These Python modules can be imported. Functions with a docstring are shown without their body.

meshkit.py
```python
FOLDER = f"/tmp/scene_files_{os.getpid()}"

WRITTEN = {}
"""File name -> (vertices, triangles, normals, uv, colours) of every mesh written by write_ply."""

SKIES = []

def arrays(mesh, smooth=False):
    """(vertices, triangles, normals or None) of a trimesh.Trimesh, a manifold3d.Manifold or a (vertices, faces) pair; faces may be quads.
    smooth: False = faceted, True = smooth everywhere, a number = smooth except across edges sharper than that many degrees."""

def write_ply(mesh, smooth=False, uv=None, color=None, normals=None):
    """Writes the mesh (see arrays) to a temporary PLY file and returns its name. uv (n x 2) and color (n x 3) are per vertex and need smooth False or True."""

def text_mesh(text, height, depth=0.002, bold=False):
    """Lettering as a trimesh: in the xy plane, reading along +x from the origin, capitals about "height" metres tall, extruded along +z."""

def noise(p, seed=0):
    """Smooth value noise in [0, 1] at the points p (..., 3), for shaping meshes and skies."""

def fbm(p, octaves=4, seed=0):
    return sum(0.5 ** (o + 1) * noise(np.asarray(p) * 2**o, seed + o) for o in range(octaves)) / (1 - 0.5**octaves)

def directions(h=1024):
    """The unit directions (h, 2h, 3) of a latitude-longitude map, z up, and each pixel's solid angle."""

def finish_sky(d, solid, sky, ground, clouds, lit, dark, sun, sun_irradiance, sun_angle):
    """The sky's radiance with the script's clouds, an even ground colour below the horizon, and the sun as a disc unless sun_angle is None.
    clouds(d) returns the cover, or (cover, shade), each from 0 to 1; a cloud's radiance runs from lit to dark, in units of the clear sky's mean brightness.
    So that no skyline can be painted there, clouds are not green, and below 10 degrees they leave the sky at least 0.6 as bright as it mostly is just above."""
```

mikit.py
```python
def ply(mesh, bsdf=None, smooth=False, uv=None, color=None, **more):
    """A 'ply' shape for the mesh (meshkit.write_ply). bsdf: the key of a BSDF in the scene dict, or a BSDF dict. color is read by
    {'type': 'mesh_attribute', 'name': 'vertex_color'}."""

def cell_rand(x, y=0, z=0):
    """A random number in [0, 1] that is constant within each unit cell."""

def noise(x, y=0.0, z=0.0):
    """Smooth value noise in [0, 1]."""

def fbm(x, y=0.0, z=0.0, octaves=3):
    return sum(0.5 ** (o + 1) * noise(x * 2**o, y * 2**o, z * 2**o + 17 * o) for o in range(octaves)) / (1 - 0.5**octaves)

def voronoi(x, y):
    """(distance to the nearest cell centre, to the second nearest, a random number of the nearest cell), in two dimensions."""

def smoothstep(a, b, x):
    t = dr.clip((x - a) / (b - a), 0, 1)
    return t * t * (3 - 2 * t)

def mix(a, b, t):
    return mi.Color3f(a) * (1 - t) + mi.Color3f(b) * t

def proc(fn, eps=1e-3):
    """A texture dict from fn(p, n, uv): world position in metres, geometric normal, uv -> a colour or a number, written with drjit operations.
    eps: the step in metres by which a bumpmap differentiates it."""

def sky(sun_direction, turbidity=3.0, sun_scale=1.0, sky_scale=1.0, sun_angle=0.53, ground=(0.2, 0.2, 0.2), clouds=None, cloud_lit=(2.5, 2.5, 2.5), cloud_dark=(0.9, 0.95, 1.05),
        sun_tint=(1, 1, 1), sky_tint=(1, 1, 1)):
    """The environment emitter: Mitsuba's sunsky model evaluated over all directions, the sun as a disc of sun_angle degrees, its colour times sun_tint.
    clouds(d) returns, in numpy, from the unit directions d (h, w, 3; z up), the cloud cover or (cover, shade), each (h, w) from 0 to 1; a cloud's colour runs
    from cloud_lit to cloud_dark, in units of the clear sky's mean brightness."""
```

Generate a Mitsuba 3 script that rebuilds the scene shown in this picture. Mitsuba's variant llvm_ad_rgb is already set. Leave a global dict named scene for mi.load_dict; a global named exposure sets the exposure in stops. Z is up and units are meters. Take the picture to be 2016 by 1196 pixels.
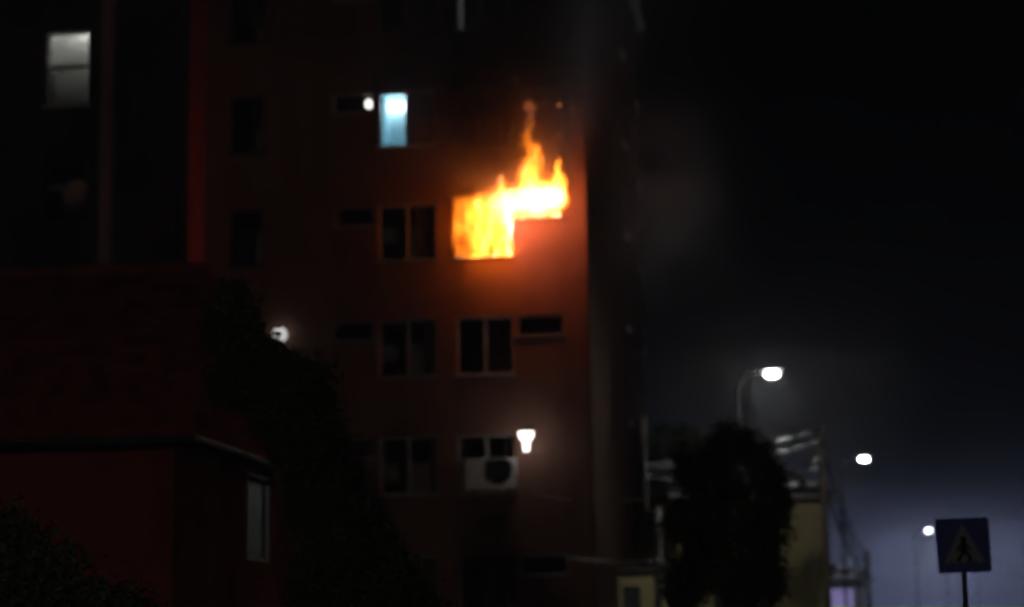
import math, random
import numpy as np, trimesh, mitsuba as mi, drjit as dr
import mikit, meshkit
from mikit import proc, noise, fbm, mix, smoothstep
from shapely.geometry import Polygon, box as sbox

random.seed(7); rng = np.random.default_rng(7)
T = mi.ScalarTransform4f
scene, labels = {}, {}

# ------------------------------------------------------------------ camera, sky, exposure
EYE = np.array([0.0, 0.0, 1.6])
PITCH, ROLL, FPX = math.radians(8.887), math.radians(0.8), 4042.0
FWD = np.array([0, math.cos(PITCH), math.sin(PITCH)])
_U0 = np.cross([1.0, 0, 0], FWD)
RIGHT = np.array([1.0, 0, 0]) * math.cos(ROLL) - _U0 * math.sin(ROLL)
UP = _U0 * math.cos(ROLL) + np.array([1.0, 0, 0]) * math.sin(ROLL)
scene['camera'] = {'type': 'thinlens', 'fov': math.degrees(2 * math.atan(1008 / FPX)), 'fov_axis': 'x',
                   'to_world': T().look_at(EYE.tolist(), (EYE + FWD).tolist(), UP.tolist()),
                   'near_clip': 0.1, 'far_clip': 900.0, 'aperture_radius': 0.033, 'focus_distance': 15.0,
                   'medium': {'type': 'ref', 'id': 'night_air'}}
scene['sky'] = {**mikit.sky([0.3, -0.6, 0.25], turbidity=4, sun_scale=0.0, sky_scale=0.00022, sky_tint=(0.5, 0.6, 1.7)), 'sampling_weight': 0.3}
exposure = 0.0
LED = np.array([0.92, 0.97, 1.0])

def at(px, py, Y):
    """the point at distance Y that a pixel of the 2016 x 1196 photograph looks at"""
    d = FWD + RIGHT * (px - 1008) / FPX - UP * (py - 598) / FPX
    return EYE + d * (Y / d[1])

# ------------------------------------------------------------------ helpers
def rgb(*c): return {'type': 'rgb', 'value': [float(x) for x in c]}
def numbered(k):
    if not any(q == k or q.startswith(k + '__') for q in list(scene) + list(labels)): return k
    i = 1
    while any(q == f'{k}_{i:03d}' or q.startswith(f'{k}_{i:03d}__') for q in list(scene) + list(labels)): i += 1
    return f'{k}_{i:03d}'
def thing(name, label, cat, group=None, kind=None):
    k = numbered(name); labels[k] = {'label': label, 'category': cat}
    if group: labels[k]['group'] = group
    if kind: labels[k]['kind'] = kind
    return k
def obj(name, mesh, mat, parent=None, smooth=False, label=None, emit=None, pick=0.3, **more):
    k = numbered(f'{parent}__{name}' if parent else name)
    d = mikit.ply(mesh, mat, smooth=smooth, **more)
    if emit is not None:
        d['emitter'] = {'type': 'area', 'radiance': emit if isinstance(emit, dict) else rgb(*emit), 'sampling_weight': float(pick)}
    scene[k] = d
    if label: labels[k] = {'label': label}
    return k
def struct(name, mesh, mat, label, smooth=False):
    k = obj(name, mesh, mat, None, smooth); labels[k] = {'label': label, 'category': name.replace('_', ' '), 'kind': 'structure'}; return k
cat = trimesh.util.concatenate
def bx(x0, x1, y0, y1, z0, z1):
    m = trimesh.creation.box((abs(x1 - x0), abs(y1 - y0), abs(z1 - z0))); m.apply_translation(((x0 + x1) / 2, (y0 + y1) / 2, (z0 + z1) / 2)); return m
def tube(pts, r, sides=8):
    p = np.asarray(pts, float); r = np.broadcast_to(r, (len(p),))
    t = np.gradient(p, axis=0); t /= np.linalg.norm(t, axis=1, keepdims=True) + 1e-12
    ref = np.eye(3)[np.argmin(np.abs(t).max(0))]
    a = np.cross(t, ref); a /= np.linalg.norm(a, axis=1, keepdims=True); b = np.cross(t, a)
    ang = np.arange(sides) * 2 * math.pi / sides
    v = p[:, None] + r[:, None, None] * (np.cos(ang)[None, :, None] * a[:, None] + np.sin(ang)[None, :, None] * b[:, None])
    n = len(p); f = []
    for i in range(n - 1):
        for j in range(sides):
            q = (i * sides + j, i * sides + (j + 1) % sides, (i + 1) * sides + (j + 1) % sides, (i + 1) * sides + j)
            f += [(q[0], q[2], q[1]), (q[0], q[3], q[2])]
    v = v.reshape(-1, 3); v = np.vstack([v, p[0], p[-1]])
    for j in range(sides):
        f += [(n * sides, j, (j + 1) % sides), (n * sides + 1, (n - 1) * sides + (j + 1) % sides, (n - 1) * sides + j)]
    m = trimesh.Trimesh(v, f, process=False); m.fix_normals(); return m
def lathe(prof, sides=20):
    m = trimesh.creation.revolve(np.asarray(prof, float), sections=sides); return m
def slab(poly, y0, y1):
    """polygon in (x,z) pushed through y0..y1"""
    m = trimesh.creation.extrude_polygon(poly, abs(y1 - y0), engine='earcut')
    v = m.vertices.copy(); w = np.stack([v[:, 0], min(y0, y1) + v[:, 2], v[:, 1]], 1)
    m = trimesh.Trimesh(w, m.faces[:, ::-1], process=False); m.fix_normals(); return m
def moved(m, M):
    m = m.copy(); m.apply_transform(M); return m

# ------------------------------------------------------------------ materials
def diffuse(c): return {'type': 'twosided', 'b': {'type': 'diffuse', 'reflectance': rgb(*c)}}
def rough(c, r=0.5, metallic=0.0): return {'type': 'twosided', 'b': {'type': 'principled', 'base_color': rgb(*c), 'roughness': r, 'metallic': metallic, 'specular': 0.35}}
def stucco(base, dark, sc=1.0, sooty=False):
    def f(p, n, uv):
        a = fbm(p.x * 0.7 * sc, p.y * 0.7 * sc, p.z * 0.35 * sc, 4)
        b = noise(p.x * 2.3, p.y * 2.3, p.z * 0.22)          # rain streaks
        g = noise(p.x * 37, p.y * 37, p.z * 37)
        c = mix(base, dark, dr.clip(smoothstep(0.42, 0.75, a) * 0.75 + smoothstep(0.62, 0.85, b) * 0.35, 0, 1)) * (0.9 + 0.2 * g)
        if sooty:                                                # scorch fan that the fire has left above its windows
            u = (1.865 - p.x) / math.cos(math.radians(7.5)); h = p.z - 11.9
            spread = 0.95 + 0.10 * dr.maximum(h, 0) + 1.1 * (fbm(p.x * 1.1, p.y * 1.1, p.z * 0.6, 4) - 0.5)
            fan = smoothstep(0.35, -0.25, dr.abs(u - 1.75) - spread - 0.25) * smoothstep(-0.25, 0.35, h) * smoothstep(8.5, 2.5, h)
            c = mix(c, (0.018, 0.016, 0.015), dr.clip(fan * (0.75 + 0.4 * a), 0, 0.94))
        return c
    return {'type': 'twosided', 'b': {'type': 'diffuse', 'reflectance': proc(f)}}
scene['facade_stucco'] = stucco((0.325, 0.185, 0.145), (0.22, 0.125, 0.10), sooty=True)
scene['shaded_end_stucco'] = stucco((0.040, 0.024, 0.019), (0.026, 0.016, 0.012))  # side wall's shade put into the colour, much darker than the front
scene['slate'] = stucco((0.05, 0.045, 0.045), (0.03, 0.027, 0.027), 3.0)
scene['red_stucco'] = stucco((0.20, 0.032, 0.034), (0.12, 0.02, 0.022))
scene['olive_stucco'] = stucco((0.30, 0.24, 0.13), (0.20, 0.16, 0.08))
scene['step_paint'] = stucco((0.62, 0.34, 0.40), (0.45, 0.25, 0.3))
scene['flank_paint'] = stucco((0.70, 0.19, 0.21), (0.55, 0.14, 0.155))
scene['grey_stucco'] = stucco((0.25, 0.25, 0.27), (0.17, 0.17, 0.185))
scene['shaded_wing_stucco'] = stucco((0.075, 0.06, 0.06), (0.045, 0.036, 0.036))  # shade over the unlit wing put into a near-black wall colour
def tiles(p, n, uv):
    row = p.z * 5.0; col = p.x * 4.0
    c = mikit.cell_rand(dr.floor(col + 0.5 * dr.floor(row)), dr.floor(row), 3)
    joint = smoothstep(0.0, 0.16, row - dr.floor(row))
    return mix((0.16, 0.022, 0.026), (0.27, 0.04, 0.042), c) * (0.78 + 0.22 * joint)
scene['roof_tile'] = {'type': 'twosided', 'b': {'type': 'diffuse', 'reflectance': proc(tiles)}}
def asphalt_f(p, n, uv): return mi.Color3f(0.035 + 0.03 * fbm(p.x * 3, p.y * 3, 0.0, 4))
scene['asphalt'] = {'type': 'twosided', 'b': {'type': 'diffuse', 'reflectance': proc(asphalt_f)}}
def grass_f(p, n, uv): return mix((0.03, 0.045, 0.02), (0.07, 0.07, 0.035), fbm(p.x, p.y, 0.0, 4))
scene['soil'] = {'type': 'twosided', 'b': {'type': 'diffuse', 'reflectance': proc(grass_f)}}
def concrete_f(p, n, uv): return mi.Color3f(0.24 + 0.16 * fbm(p.x * 2, p.y * 2, p.z * 2, 4))
scene['concrete'] = {'type': 'twosided', 'b': {'type': 'diffuse', 'reflectance': proc(concrete_f)}}
def char_f(p, n, uv): return mix((0.02, 0.018, 0.016), (0.16, 0.12, 0.09), fbm(p.x * 2, p.y * 2, p.z * 2, 4))
scene['charred'] = {'type': 'twosided', 'b': {'type': 'diffuse', 'reflectance': proc(char_f)}}
scene['white_plastic'] = rough((0.72, 0.71, 0.70), 0.35)
scene['old_plastic'] = rough((0.40, 0.39, 0.38), 0.4)
scene['dull_zinc'] = rough((0.16, 0.16, 0.165), 0.6)
scene['matt_black'] = diffuse((0.014, 0.014, 0.015))
scene['black_metal'] = rough((0.03, 0.03, 0.033), 0.5)
scene['grey_metal'] = rough((0.42, 0.43, 0.45), 0.45, 0.6)
scene['black_rubber'] = rough((0.05, 0.05, 0.052), 0.45)
scene['pale_rubber'] = rough((0.34, 0.33, 0.32), 0.4)
scene['pale_cable'] = rough((0.8, 0.79, 0.78), 0.35)
scene['room_paint'] = diffuse((0.5, 0.48, 0.45))
scene['grey_paint'] = diffuse((0.62, 0.64, 0.63))
scene['blue_paint'] = diffuse((0.50, 0.72, 0.78))
scene['dark_cloth'] = diffuse((0.045, 0.04, 0.04))
scene['net_cloth'] = {'type': 'principledthin', 'base_color': rgb(0.10, 0.10, 0.095), 'roughness': 0.9, 'diff_trans': 1.0, 'spec_trans': 0.0}
scene['window_glass'] = {'type': 'thindielectric', 'int_ior': 1.5}
scene['lamp_glass'] = diffuse((0.75, 0.75, 0.75))
scene['bark'] = diffuse((0.06, 0.045, 0.035))
scene['leaf'] = diffuse((0.03, 0.04, 0.02))
scene['leaf_dry'] = diffuse((0.05, 0.045, 0.025))
scene['sign_blue'] = rough((0.065, 0.09, 0.32), 0.5)
scene['sign_white'] = rough((0.24, 0.27, 0.34), 0.5)
scene['sign_black'] = rough((0.015, 0.015, 0.018), 0.5)
scene['flame_veil'] = {'type': 'mask', 'opacity': rgb(0.5, 0.5, 0.5), 'b': {'type': 'diffuse', 'reflectance': 0.0}}

# ------------------------------------------------------------------ ground and street
S_DIR = np.array([0.2455, 0.9694, 0]); S_NRM = np.array([0.9694, -0.2455, 0])     # along the street, towards its right
L0 = np.array([6.68, 52.6, 0])                                                     # foot of the first lamp
def street(s, t, z=0.0): return L0 + S_DIR * s + S_NRM * t + np.array([0, 0, z])
def strip(s0, s1, t0, t1, z0, z1):
    m = bx(s0, s1, t0, t1, z0, z1); M = np.eye(4); M[:3, 0] = S_DIR; M[:3, 1] = S_NRM; M[:3, 2] = [0, 0, 1]; M[:3, 3] = L0
    m.apply_transform(M); m.fix_normals(); return m
struct('ground', bx(-78, 176, -38, 316, -0.3, 0.0), 'soil', 'dark bare ground around the houses under the night sky')
struct('road', strip(-85, 250, 1.6, 9.6, -0.2, 0.006), 'asphalt', 'dark asphalt road running away past the row of street lamps')
struct('pavement', strip(-85, 250, -1.2, 1.6, -0.2, 0.13), 'concrete', 'concrete pavement with a kerb in front of the apartment block')

# ------------------------------------------------------------------ the apartment block
ANG = math.radians(7.5)
BM = np.eye(4); BM[:3, 0] = [-math.cos(ANG), math.sin(ANG), 0]; BM[:3, 1] = [-math.sin(ANG), -math.cos(ANG), 0]; BM[:3, 3] = [1.865, 50.0, 0]
def B(u, n, z): return BM[:3, :3] @ np.array([u, n, z], float) + BM[:3, 3]
def bm(m): return moved(m, BM)                                     # block frame: u to the left along the front, n out of it, z up
def bb(u0, u1, n0, n1, z0, z1): return bx(u0, u1, n0, n1, z0, z1)
SILL = [4.78 + 2.93 * k for k in range(-1, 6)]                     # window sills of seven storeys
ROOF = 22.5
block = thing('apartment_block', 'tall terracotta rendered apartment block with flames bursting from a corner window', 'building')
holes, side_holes, wing_holes, step_holes = [], [], [], []
wins = []          # (plane, a0, a1, z0, z1, kind)
for k, s in enumerate(SILL):
    tall = (s, s + 1.45); high = (s + 0.93, s + 1.45)
    wins.append(('front', 1.86, 3.28, *tall, 'burnt' if k == 3 else 'pair', k))
    if k != 1: wins.append(('front', 0.60, 1.76, *high, 'burnt' if k == 3 else 'single', k))
    wins.append(('front', 3.78, 5.24, *tall, 'lit' if k == 4 else 'pair', k))
    wins.append(('front', 5.36, 6.42, *high, 'single', k))
    wins.append(('front', 8.22, 9.08, *tall, 'single', k))
    for d0 in (12.9, 19.2): wins.append(('side', d0, d0 + 0.95, *tall, 'single', k))
wins.append(('wing', 12.16, 13.27, 14.50, 16.44, 'transom', 5))
for j in (-1, 1, 2, 3, 4): wins.append(('wing', 12.16, 13.27, 14.5 - 2.93 * j, 16.3 - 2.93 * j, 'single', 5 - j))
for w in wins:
    {'front': holes, 'side': side_holes, 'wing': wing_holes}[w[0]].append(sbox(w[1], w[3], w[2], w[4]))
def holed(a0, a1, z0, z1, hs):
    p = sbox(a0, z0, a1, z1)
    for h in hs: p = p.difference(h)
    return p
def wall_front(a0, a1, n_out, hs): return slab(holed(a0, a1, 0, ROOF, hs), n_out - 0.3, n_out)
# separate faces of the block, butted end to end
obj('wall', bm(wall_front(0.0, 9.73, 0.0, holes)), 'facade_stucco', block)
sw = slab(holed(0.3, 21.0, 0, ROOF, side_holes), 0, 0.3)           # x = distance back from the corner
v = sw.vertices.copy(); sw = trimesh.Trimesh(np.stack([v[:, 1], -v[:, 0], v[:, 2]], 1), sw.faces, process=False); sw.fix_normals()
obj('side_wall', bm(cat([sw, bb(-.03, -.001, -.31, -.003, 0, ROOF)])), 'shaded_end_stucco', block)
obj('wing_flank', bm(bb(9.73, 10.03, 0.0, 1.5, 0, ROOF)), 'flank_paint', block, label='red painted flank of the projecting wing, lit by the fire')
obj('wing_wall', bm(wall_front(9.73, 11.55, 1.8, [])), 'shaded_wing_stucco', block)
obj('stair_wall', bm(cat([slab(holed(11.85, 19.0, 0, ROOF, wing_holes), 1.7, 2.0), bb(11.86, 12.0, 1.55, 1.69, 0, 1)])), 'shaded_wing_stucco', block)
obj('step_flank', bm(bb(11.55, 11.85, 1.5, 2.0, 0, ROOF)), 'step_paint', block)
obj('back_wall', bm(cat([bb(0.3, 19.0, -21.0, -20.7, 0, ROOF), bb(18.7, 19.0, -20.7, 1.7, 0, ROOF)])), 'facade_stucco', block)
obj('roof', bm(cat([bb(-0.25, 19.2, -21.2, 0.25, ROOF, ROOF + 0.25), bb(9.5, 19.2, 0.25, 2.2, ROOF, ROOF + 0.25)])), 'concrete', block)
# rooms: floors and partitions, so that each window looks into its own room
inner = []
for s in SILL: inner.append(bb(0.31, 18.69, -5.0, -0.31, s - 1.05, s - 0.9)); inner.append(bb(10.05, 18.69, -0.31, 1.29, s - 1.05, s - 0.9))
inner += [bb(0.31, 18.69, -5.15, -5.0, 0, ROOF - .01), bb(3.48, 3.6, -5.0, -0.31, 0, ROOF - .01), bb(6.7, 6.85, -5.0, -0.31, 0, ROOF - .01), bb(9.75, 9.9, -5.0, -0.31, 0, ROOF - .01), bb(11.6, 11.75, -5.0, 1.28, 0, ROOF - .01)]
obj('inner_wall', bm(cat(inner)), 'room_paint', block)

def place_side(m):                                                 # from the front's (a, outwards, z) to the side wall's
    v = m.vertices; q = trimesh.Trimesh(np.stack([-v[:, 1], -v[:, 0], v[:, 2]], 1), m.faces, process=False); q.fix_normals(); return bm(q)
def window(plane, a0, a1, z0, z1, kind, k):
    off = {'front': 0.0, 'side': 0.0, 'wing': 2.0}[plane]
    put = (lambda m: place_side(m)) if plane == 'side' else (lambda m: bm(moved(m, trimesh.transformations.translation_matrix([0, off, 0]))))
    key = numbered(f'{block}__window'); scene_key = key
    fr, d0, d1 = 0.055, -0.19, -0.12
    frame = [bb(a0, a0 + fr, d0, d1, z0, z1), bb(a1 - fr, a1, d0, d1, z0, z1), bb(a0 + fr, a1 - fr, d0, d1, z0, z0 + fr), bb(a0 + fr, a1 - fr, d0, d1, z1 - fr, z1)]
    if kind in ('pair', 'lit'): frame.append(bb((a0 + a1) / 2 - 0.045, (a0 + a1) / 2 + 0.045, d0 + .005, d1 - .005, z0 + fr, z1 - fr))
    zt = z0 + 0.98
    if kind == 'transom': frame.append(bb(a0 + fr, a1 - fr, d0 + .005, d1 - .005, zt, zt + 0.09))
    mat = 'white_plastic' if kind in ('lit', 'transom') else 'old_plastic'
    if plane == 'wing' and kind == 'single' or (plane == 'front' and a0 > 8): mat = 'black_metal'
    if plane == 'front' and a0 < 2 and kind == 'pair' and k == 2: mat = 'white_plastic'
    if kind == 'burnt':
        frame, mat = [bb(a1 - fr, a1, d0, d1, z0, z0 + 0.5), bb(a0 + fr, a1 - fr, d0, d1, z0, z0 + fr), bb(a0, a0 + fr, d0, d1, z0, z0 + 0.3)], 'charred'
    obj('frame', put(cat(frame)), mat, scene_key)
    obj('sill', put(bb(a0 - 0.06, a1 + 0.06, -0.11, 0.07, z0 - 0.035, z0 + 0.002)), 'concrete' if kind == 'burnt' else mat, scene_key)
    cuts = {'pair': [(a0 + fr, (a0 + a1) / 2 - .045), ((a0 + a1) / 2 + .045, a1 - fr)], 'lit': [(a0 + fr, (a0 + a1) / 2 - .045), ((a0 + a1) / 2 + .045, a1 - fr)]}.get(kind, [(a0 + fr, a1 - fr)])
    def quad(b0, b1, y, c0, c1):
        return trimesh.Trimesh([[b0, y, c0], [b1, y, c0], [b1, y, c1], [b0, y, c1]], [[0, 2, 1], [0, 3, 2]], process=False)
    if kind == 'transom':
        obj('pane', put(quad(a0 + fr, a1 - fr, -.155, zt + .09, z1 - fr)), 'window_glass', scene_key)
        obj('pane', put(quad(a0 + fr, a1 - fr, -.155, z0 + fr, zt)), 'window_glass', scene_key)
    elif kind != 'burnt':
        for b0, b1 in cuts: obj('pane', put(quad(b0, b1, -.155, z0 + fr, z1 - fr)), 'window_glass', scene_key)
    return key
wkeys = {}
for w in wins: wkeys[(w[0], round(w[1], 2), w[6])] = window(*w)
labels[wkeys[('front', 1.86, 3)]] = {'label': 'burnt-out tall window full of yellow flame'}
labels[wkeys[('front', 0.6, 3)]] = {'label': 'burnt-out small high window pouring out white flame'}
labels[wkeys[('front', 3.78, 4)]] = {'label': 'window of a lit blue room'}
labels[wkeys[('wing', 12.16, 5)]] = {'label': 'grey lit two-pane window of the left wing'}
labels = {k: v for k, v in labels.items()}

# drawn curtains behind some of the dark panes
scene['faded_cloth'] = diffuse((0.12, 0.10, 0.09))
crng = np.random.default_rng(11)
def drape(a0, a1, n, z0, z1):
    k = max(6, int((a1 - a0) / .035)); a = np.linspace(a0, a1, k); y = n + .022 * np.sin(np.arange(k) * 2.0)
    v = [[p, q, z] for z in (z0, z1) for p, q in zip(a, y)]
    return trimesh.Trimesh(v, [f for i in range(k - 1) for f in ((i, i + 1, k + 1 + i), (i, k + 1 + i, k + i))], process=False)
for pl, a0, a1, z0, z1, kind, k in wins:
    if pl == 'front' and kind == 'pair' and k != 5:
        f_ = crng.uniform(.15, .5) * (a1 - a0)
        obj('curtain', bm(drape(a0, a0 + f_, -.36, z0 + .02, z1 - .02)), 'faded_cloth' if crng.random() < .6 else 'dark_cloth', block, smooth=True)
# dim lit blinds behind some panes, as narrow as the photograph shows them
def blind(name, mesh, e, label):
    k = obj(name, mesh, 'lamp_glass', block, label=label, emit=e, pick=.05); return k
blind('lit_blind', bm(bb(3.08, 3.2, -.34, -.33, SILL[5] + .06, SILL[5] + 1.38)), (.55, .55, .55), 'narrow lit gap beside a closed curtain')
obj('curtain', bm(bb(1.9, 3.06, -.36, -.32, SILL[5] + .02, SILL[5] + 1.43)), 'dark_cloth', block)
for d0, k, e in ((12.95, 6, .35), (19.25, 5, .15), (19.25, 2, .3), (19.25, 1, .10)):
    blind('lit_blind', place_side(bb(d0, d0 + .85, -.22, -.2, SILL[k] + .06, SILL[k] + 1.35)), (e, e * .98, e), 'dim pale blind in the side wall')

# lit blue room: lining, tube lamp on its back wall
def lining(u0, u1, n0, n1, z0, z1, mat, name='room'):
    t = 0.03
    m = cat([bb(u0, u1, n0, n0 + t, z0, z1), bb(u0, u0 + t, n0 + t, n1, z0, z1), bb(u1 - t, u1, n0 + t, n1, z0, z1), bb(u0 + t, u1 - t, n0 + t, n1, z0, z0 + t), bb(u0 + t, u1 - t, n0 + t, n1, z1 - t, z1)])
    return obj(name, bm(m), mat, block)
s = SILL[4]
lining(4.50, 5.27, -1.6, -0.31, s - .86, s + 1.7, 'blue_paint')
obj('curtain', bm(bb(3.8, 4.49, -.34, -.32, s + .02, s + 1.43)), 'dark_cloth', block)
t = thing('tube_lamp', 'glowing white tube lamp inside the lit blue apartment window', 'lamp')
obj('tube', bm(moved(trimesh.creation.cylinder(.12, .66, sections=16), trimesh.transformations.translation_matrix([4.88, -1.40, s + 1.40]) @ trimesh.transformations.rotation_matrix(math.pi / 2, [0, 1, 0]))), 'lamp_glass', t, emit=(7, 7.4, 7.7), pick=1.0)
obj('fitting', bm(bb(4.55, 5.22, -1.57, -1.49, s + 1.39, s + 1.47)), 'white_plastic', t)
# bulb behind the small window beside it
t = thing('hanging_bulb', 'small bright white bulb just left of the lit blue window', 'lamp')
obj('bulb', bm(moved(lathe([(0, -.13), (.07, -.1), (.095, -.03), (.08, .04), (.05, .1), (0, .12)], 16), trimesh.transformations.translation_matrix([5.56, -.42, s + 1.25]))), 'lamp_glass', t, smooth=True, emit=(2.6, 2.4, 2.3))
obj('flex', bm(bb(5.553, 5.567, -.427, -.413, s + 1.36, s + 1.85)), 'black_rubber', t)
lining(5.3, 6.68, -1.2, -0.31, s - .86, s + 1.88, 'dark_cloth', 'alcove')

# grey lit room of the left wing
s5 = 14.5
lining(11.8, 14.4, -2.2, 1.69, s5 - .7, s5 + 2.1, 'grey_paint')
t = thing('unseen_ceiling_lamp', 'unseen ceiling lamp lighting the grey room of the left wing', 'lamp')  # lamp out of view, placed to light the grey room
obj('shade', bm(moved(lathe([(0, -.07), (.14, -.06), (.2, 0), (.2, .03), (0, .035)], 20), trimesh.transformations.translation_matrix([12.25, 0.9, s5 + 2.02]))), 'lamp_glass', t, smooth=30, emit=(90., 92., 88.), pick=1.0)
net = []
for i in range(26):
    a = 12.2 + i * .04; net.append((a, 1.66 + .018 * math.sin(i * 2.1)))
nv = [[a, n, z] for z in (s5 + .06, s5 + .97) for a, n in net]; nf = []
for i in range(25): nf += [(i, i + 1, 27 + i), (i, 27 + i, 26 + i)]
obj('net_curtain', bm(trimesh.Trimesh(nv, nf, process=False)), 'net_cloth', block, smooth=True)

# burnt room
lining(0.32, 3.46, -4.9, -0.31, SILL[3] - .88, SILL[3] + 1.86, 'charred')

# ------------------------------------------------------------------ the fire
def fnoise(p, oct=3, seed=0): return meshkit.fbm(p, oct, seed) - 0.5
gu, gn, gz = np.arange(0.1, 3.9, 0.035), np.arange(-1.0, 2.1, 0.045), np.arange(10.4, 14.9, 0.04)
Pu, Pn, Pz = np.meshgrid(gu, gn, gz, indexing='ij')
base = np.stack([Pu, Pn, Pz], -1)
lick = np.clip((Pz - 11.6) / 1.3, 0.3, 1)
wu = fnoise(np.stack([Pu * 2.1, Pn * 2.1, Pz * 1.5], -1), 3, 1) * 0.70 * lick + fnoise(np.stack([Pu * 6, Pn * 6, Pz * 3.5], -1), 2, 9) * 0.36 * lick
wn = fnoise(np.stack([Pu * 2.3, Pn * 2.3, Pz * 1.7 + 5], -1), 3, 2) * 0.4 * lick
wz = fnoise(np.stack([Pu * 3.0, Pn * 3.0, Pz * 1.4 + 9], -1), 2, 3) * 0.3 * lick
Q = base + np.stack([wu, wn, wz], -1)
def capsule(a, b, ra, rb):
    a, b = np.array(a, float), np.array(b, float); ab = b - a
    h = np.clip(((Q - a) @ ab) / (ab @ ab), 0, 1)
    d = np.linalg.norm(Q - a - h[..., None] * ab, axis=-1)
    return 1 - d / (ra + (rb - ra) * h)
def blockf(c, half, soft):
    q = np.abs(base * .45 + Q * .55 - np.array(c)) - np.array(half); d = np.linalg.norm(np.maximum(q, 0), axis=-1) + np.minimum(q.max(-1), 0)
    return np.clip(-d / soft, -3, 1)
flames = [blockf((2.49, -.05, 11.28), (.75, .85, .84), .3),            # fills the tall window
          blockf((1.2, -.45, 11.8), (.75, .30, .45), .2),              # fills the small one
          capsule((1.85, .7, 11.92), (0.68, 1.1, 11.80), .36, .31),    # the sheet that pours out under the lintel
          capsule((1.1, .95, 11.86), (0.9, 1.25, 12.02), .5, .3),
          capsule((1.92, .85, 11.95), (2.02, 1.05, 12.50), .26, .02),  # small left tongue
          capsule((1.30, 1.1, 12.05), (1.27, 1.25, 12.7), .29, .22), capsule((1.27, 1.25, 12.6), (1.22, 1.35, 13.75), .24, .03),   # main tongue
          capsule((0.62, 1.05, 11.90), (0.56, 1.2, 12.3), .24, .15), capsule((0.56, 1.2, 12.25), (0.36, 1.25, 12.9), .16, .015),    # right tongue, leaning out
          capsule((3.12, .026, 11.85), (2.1, .3, 12.05), .26, .34)]       # orange fringe over the tall window
F = np.max(np.stack(flames), 0)
k_s = 9.0; F = np.log(np.sum(np.exp(k_s * np.clip(np.stack(flames), -3, 1)), 0)) / k_s
edge = np.minimum.reduce([(Pu - gu[0]) / .1, (gu[-1] - Pu) / .1, (Pn - gn[0]) / .1, (gn[-1] - Pn) / .1, (Pz - gz[0]) / .1, (gz[-1] - Pz) / .1])
F = np.minimum(F, edge - .3)
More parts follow.
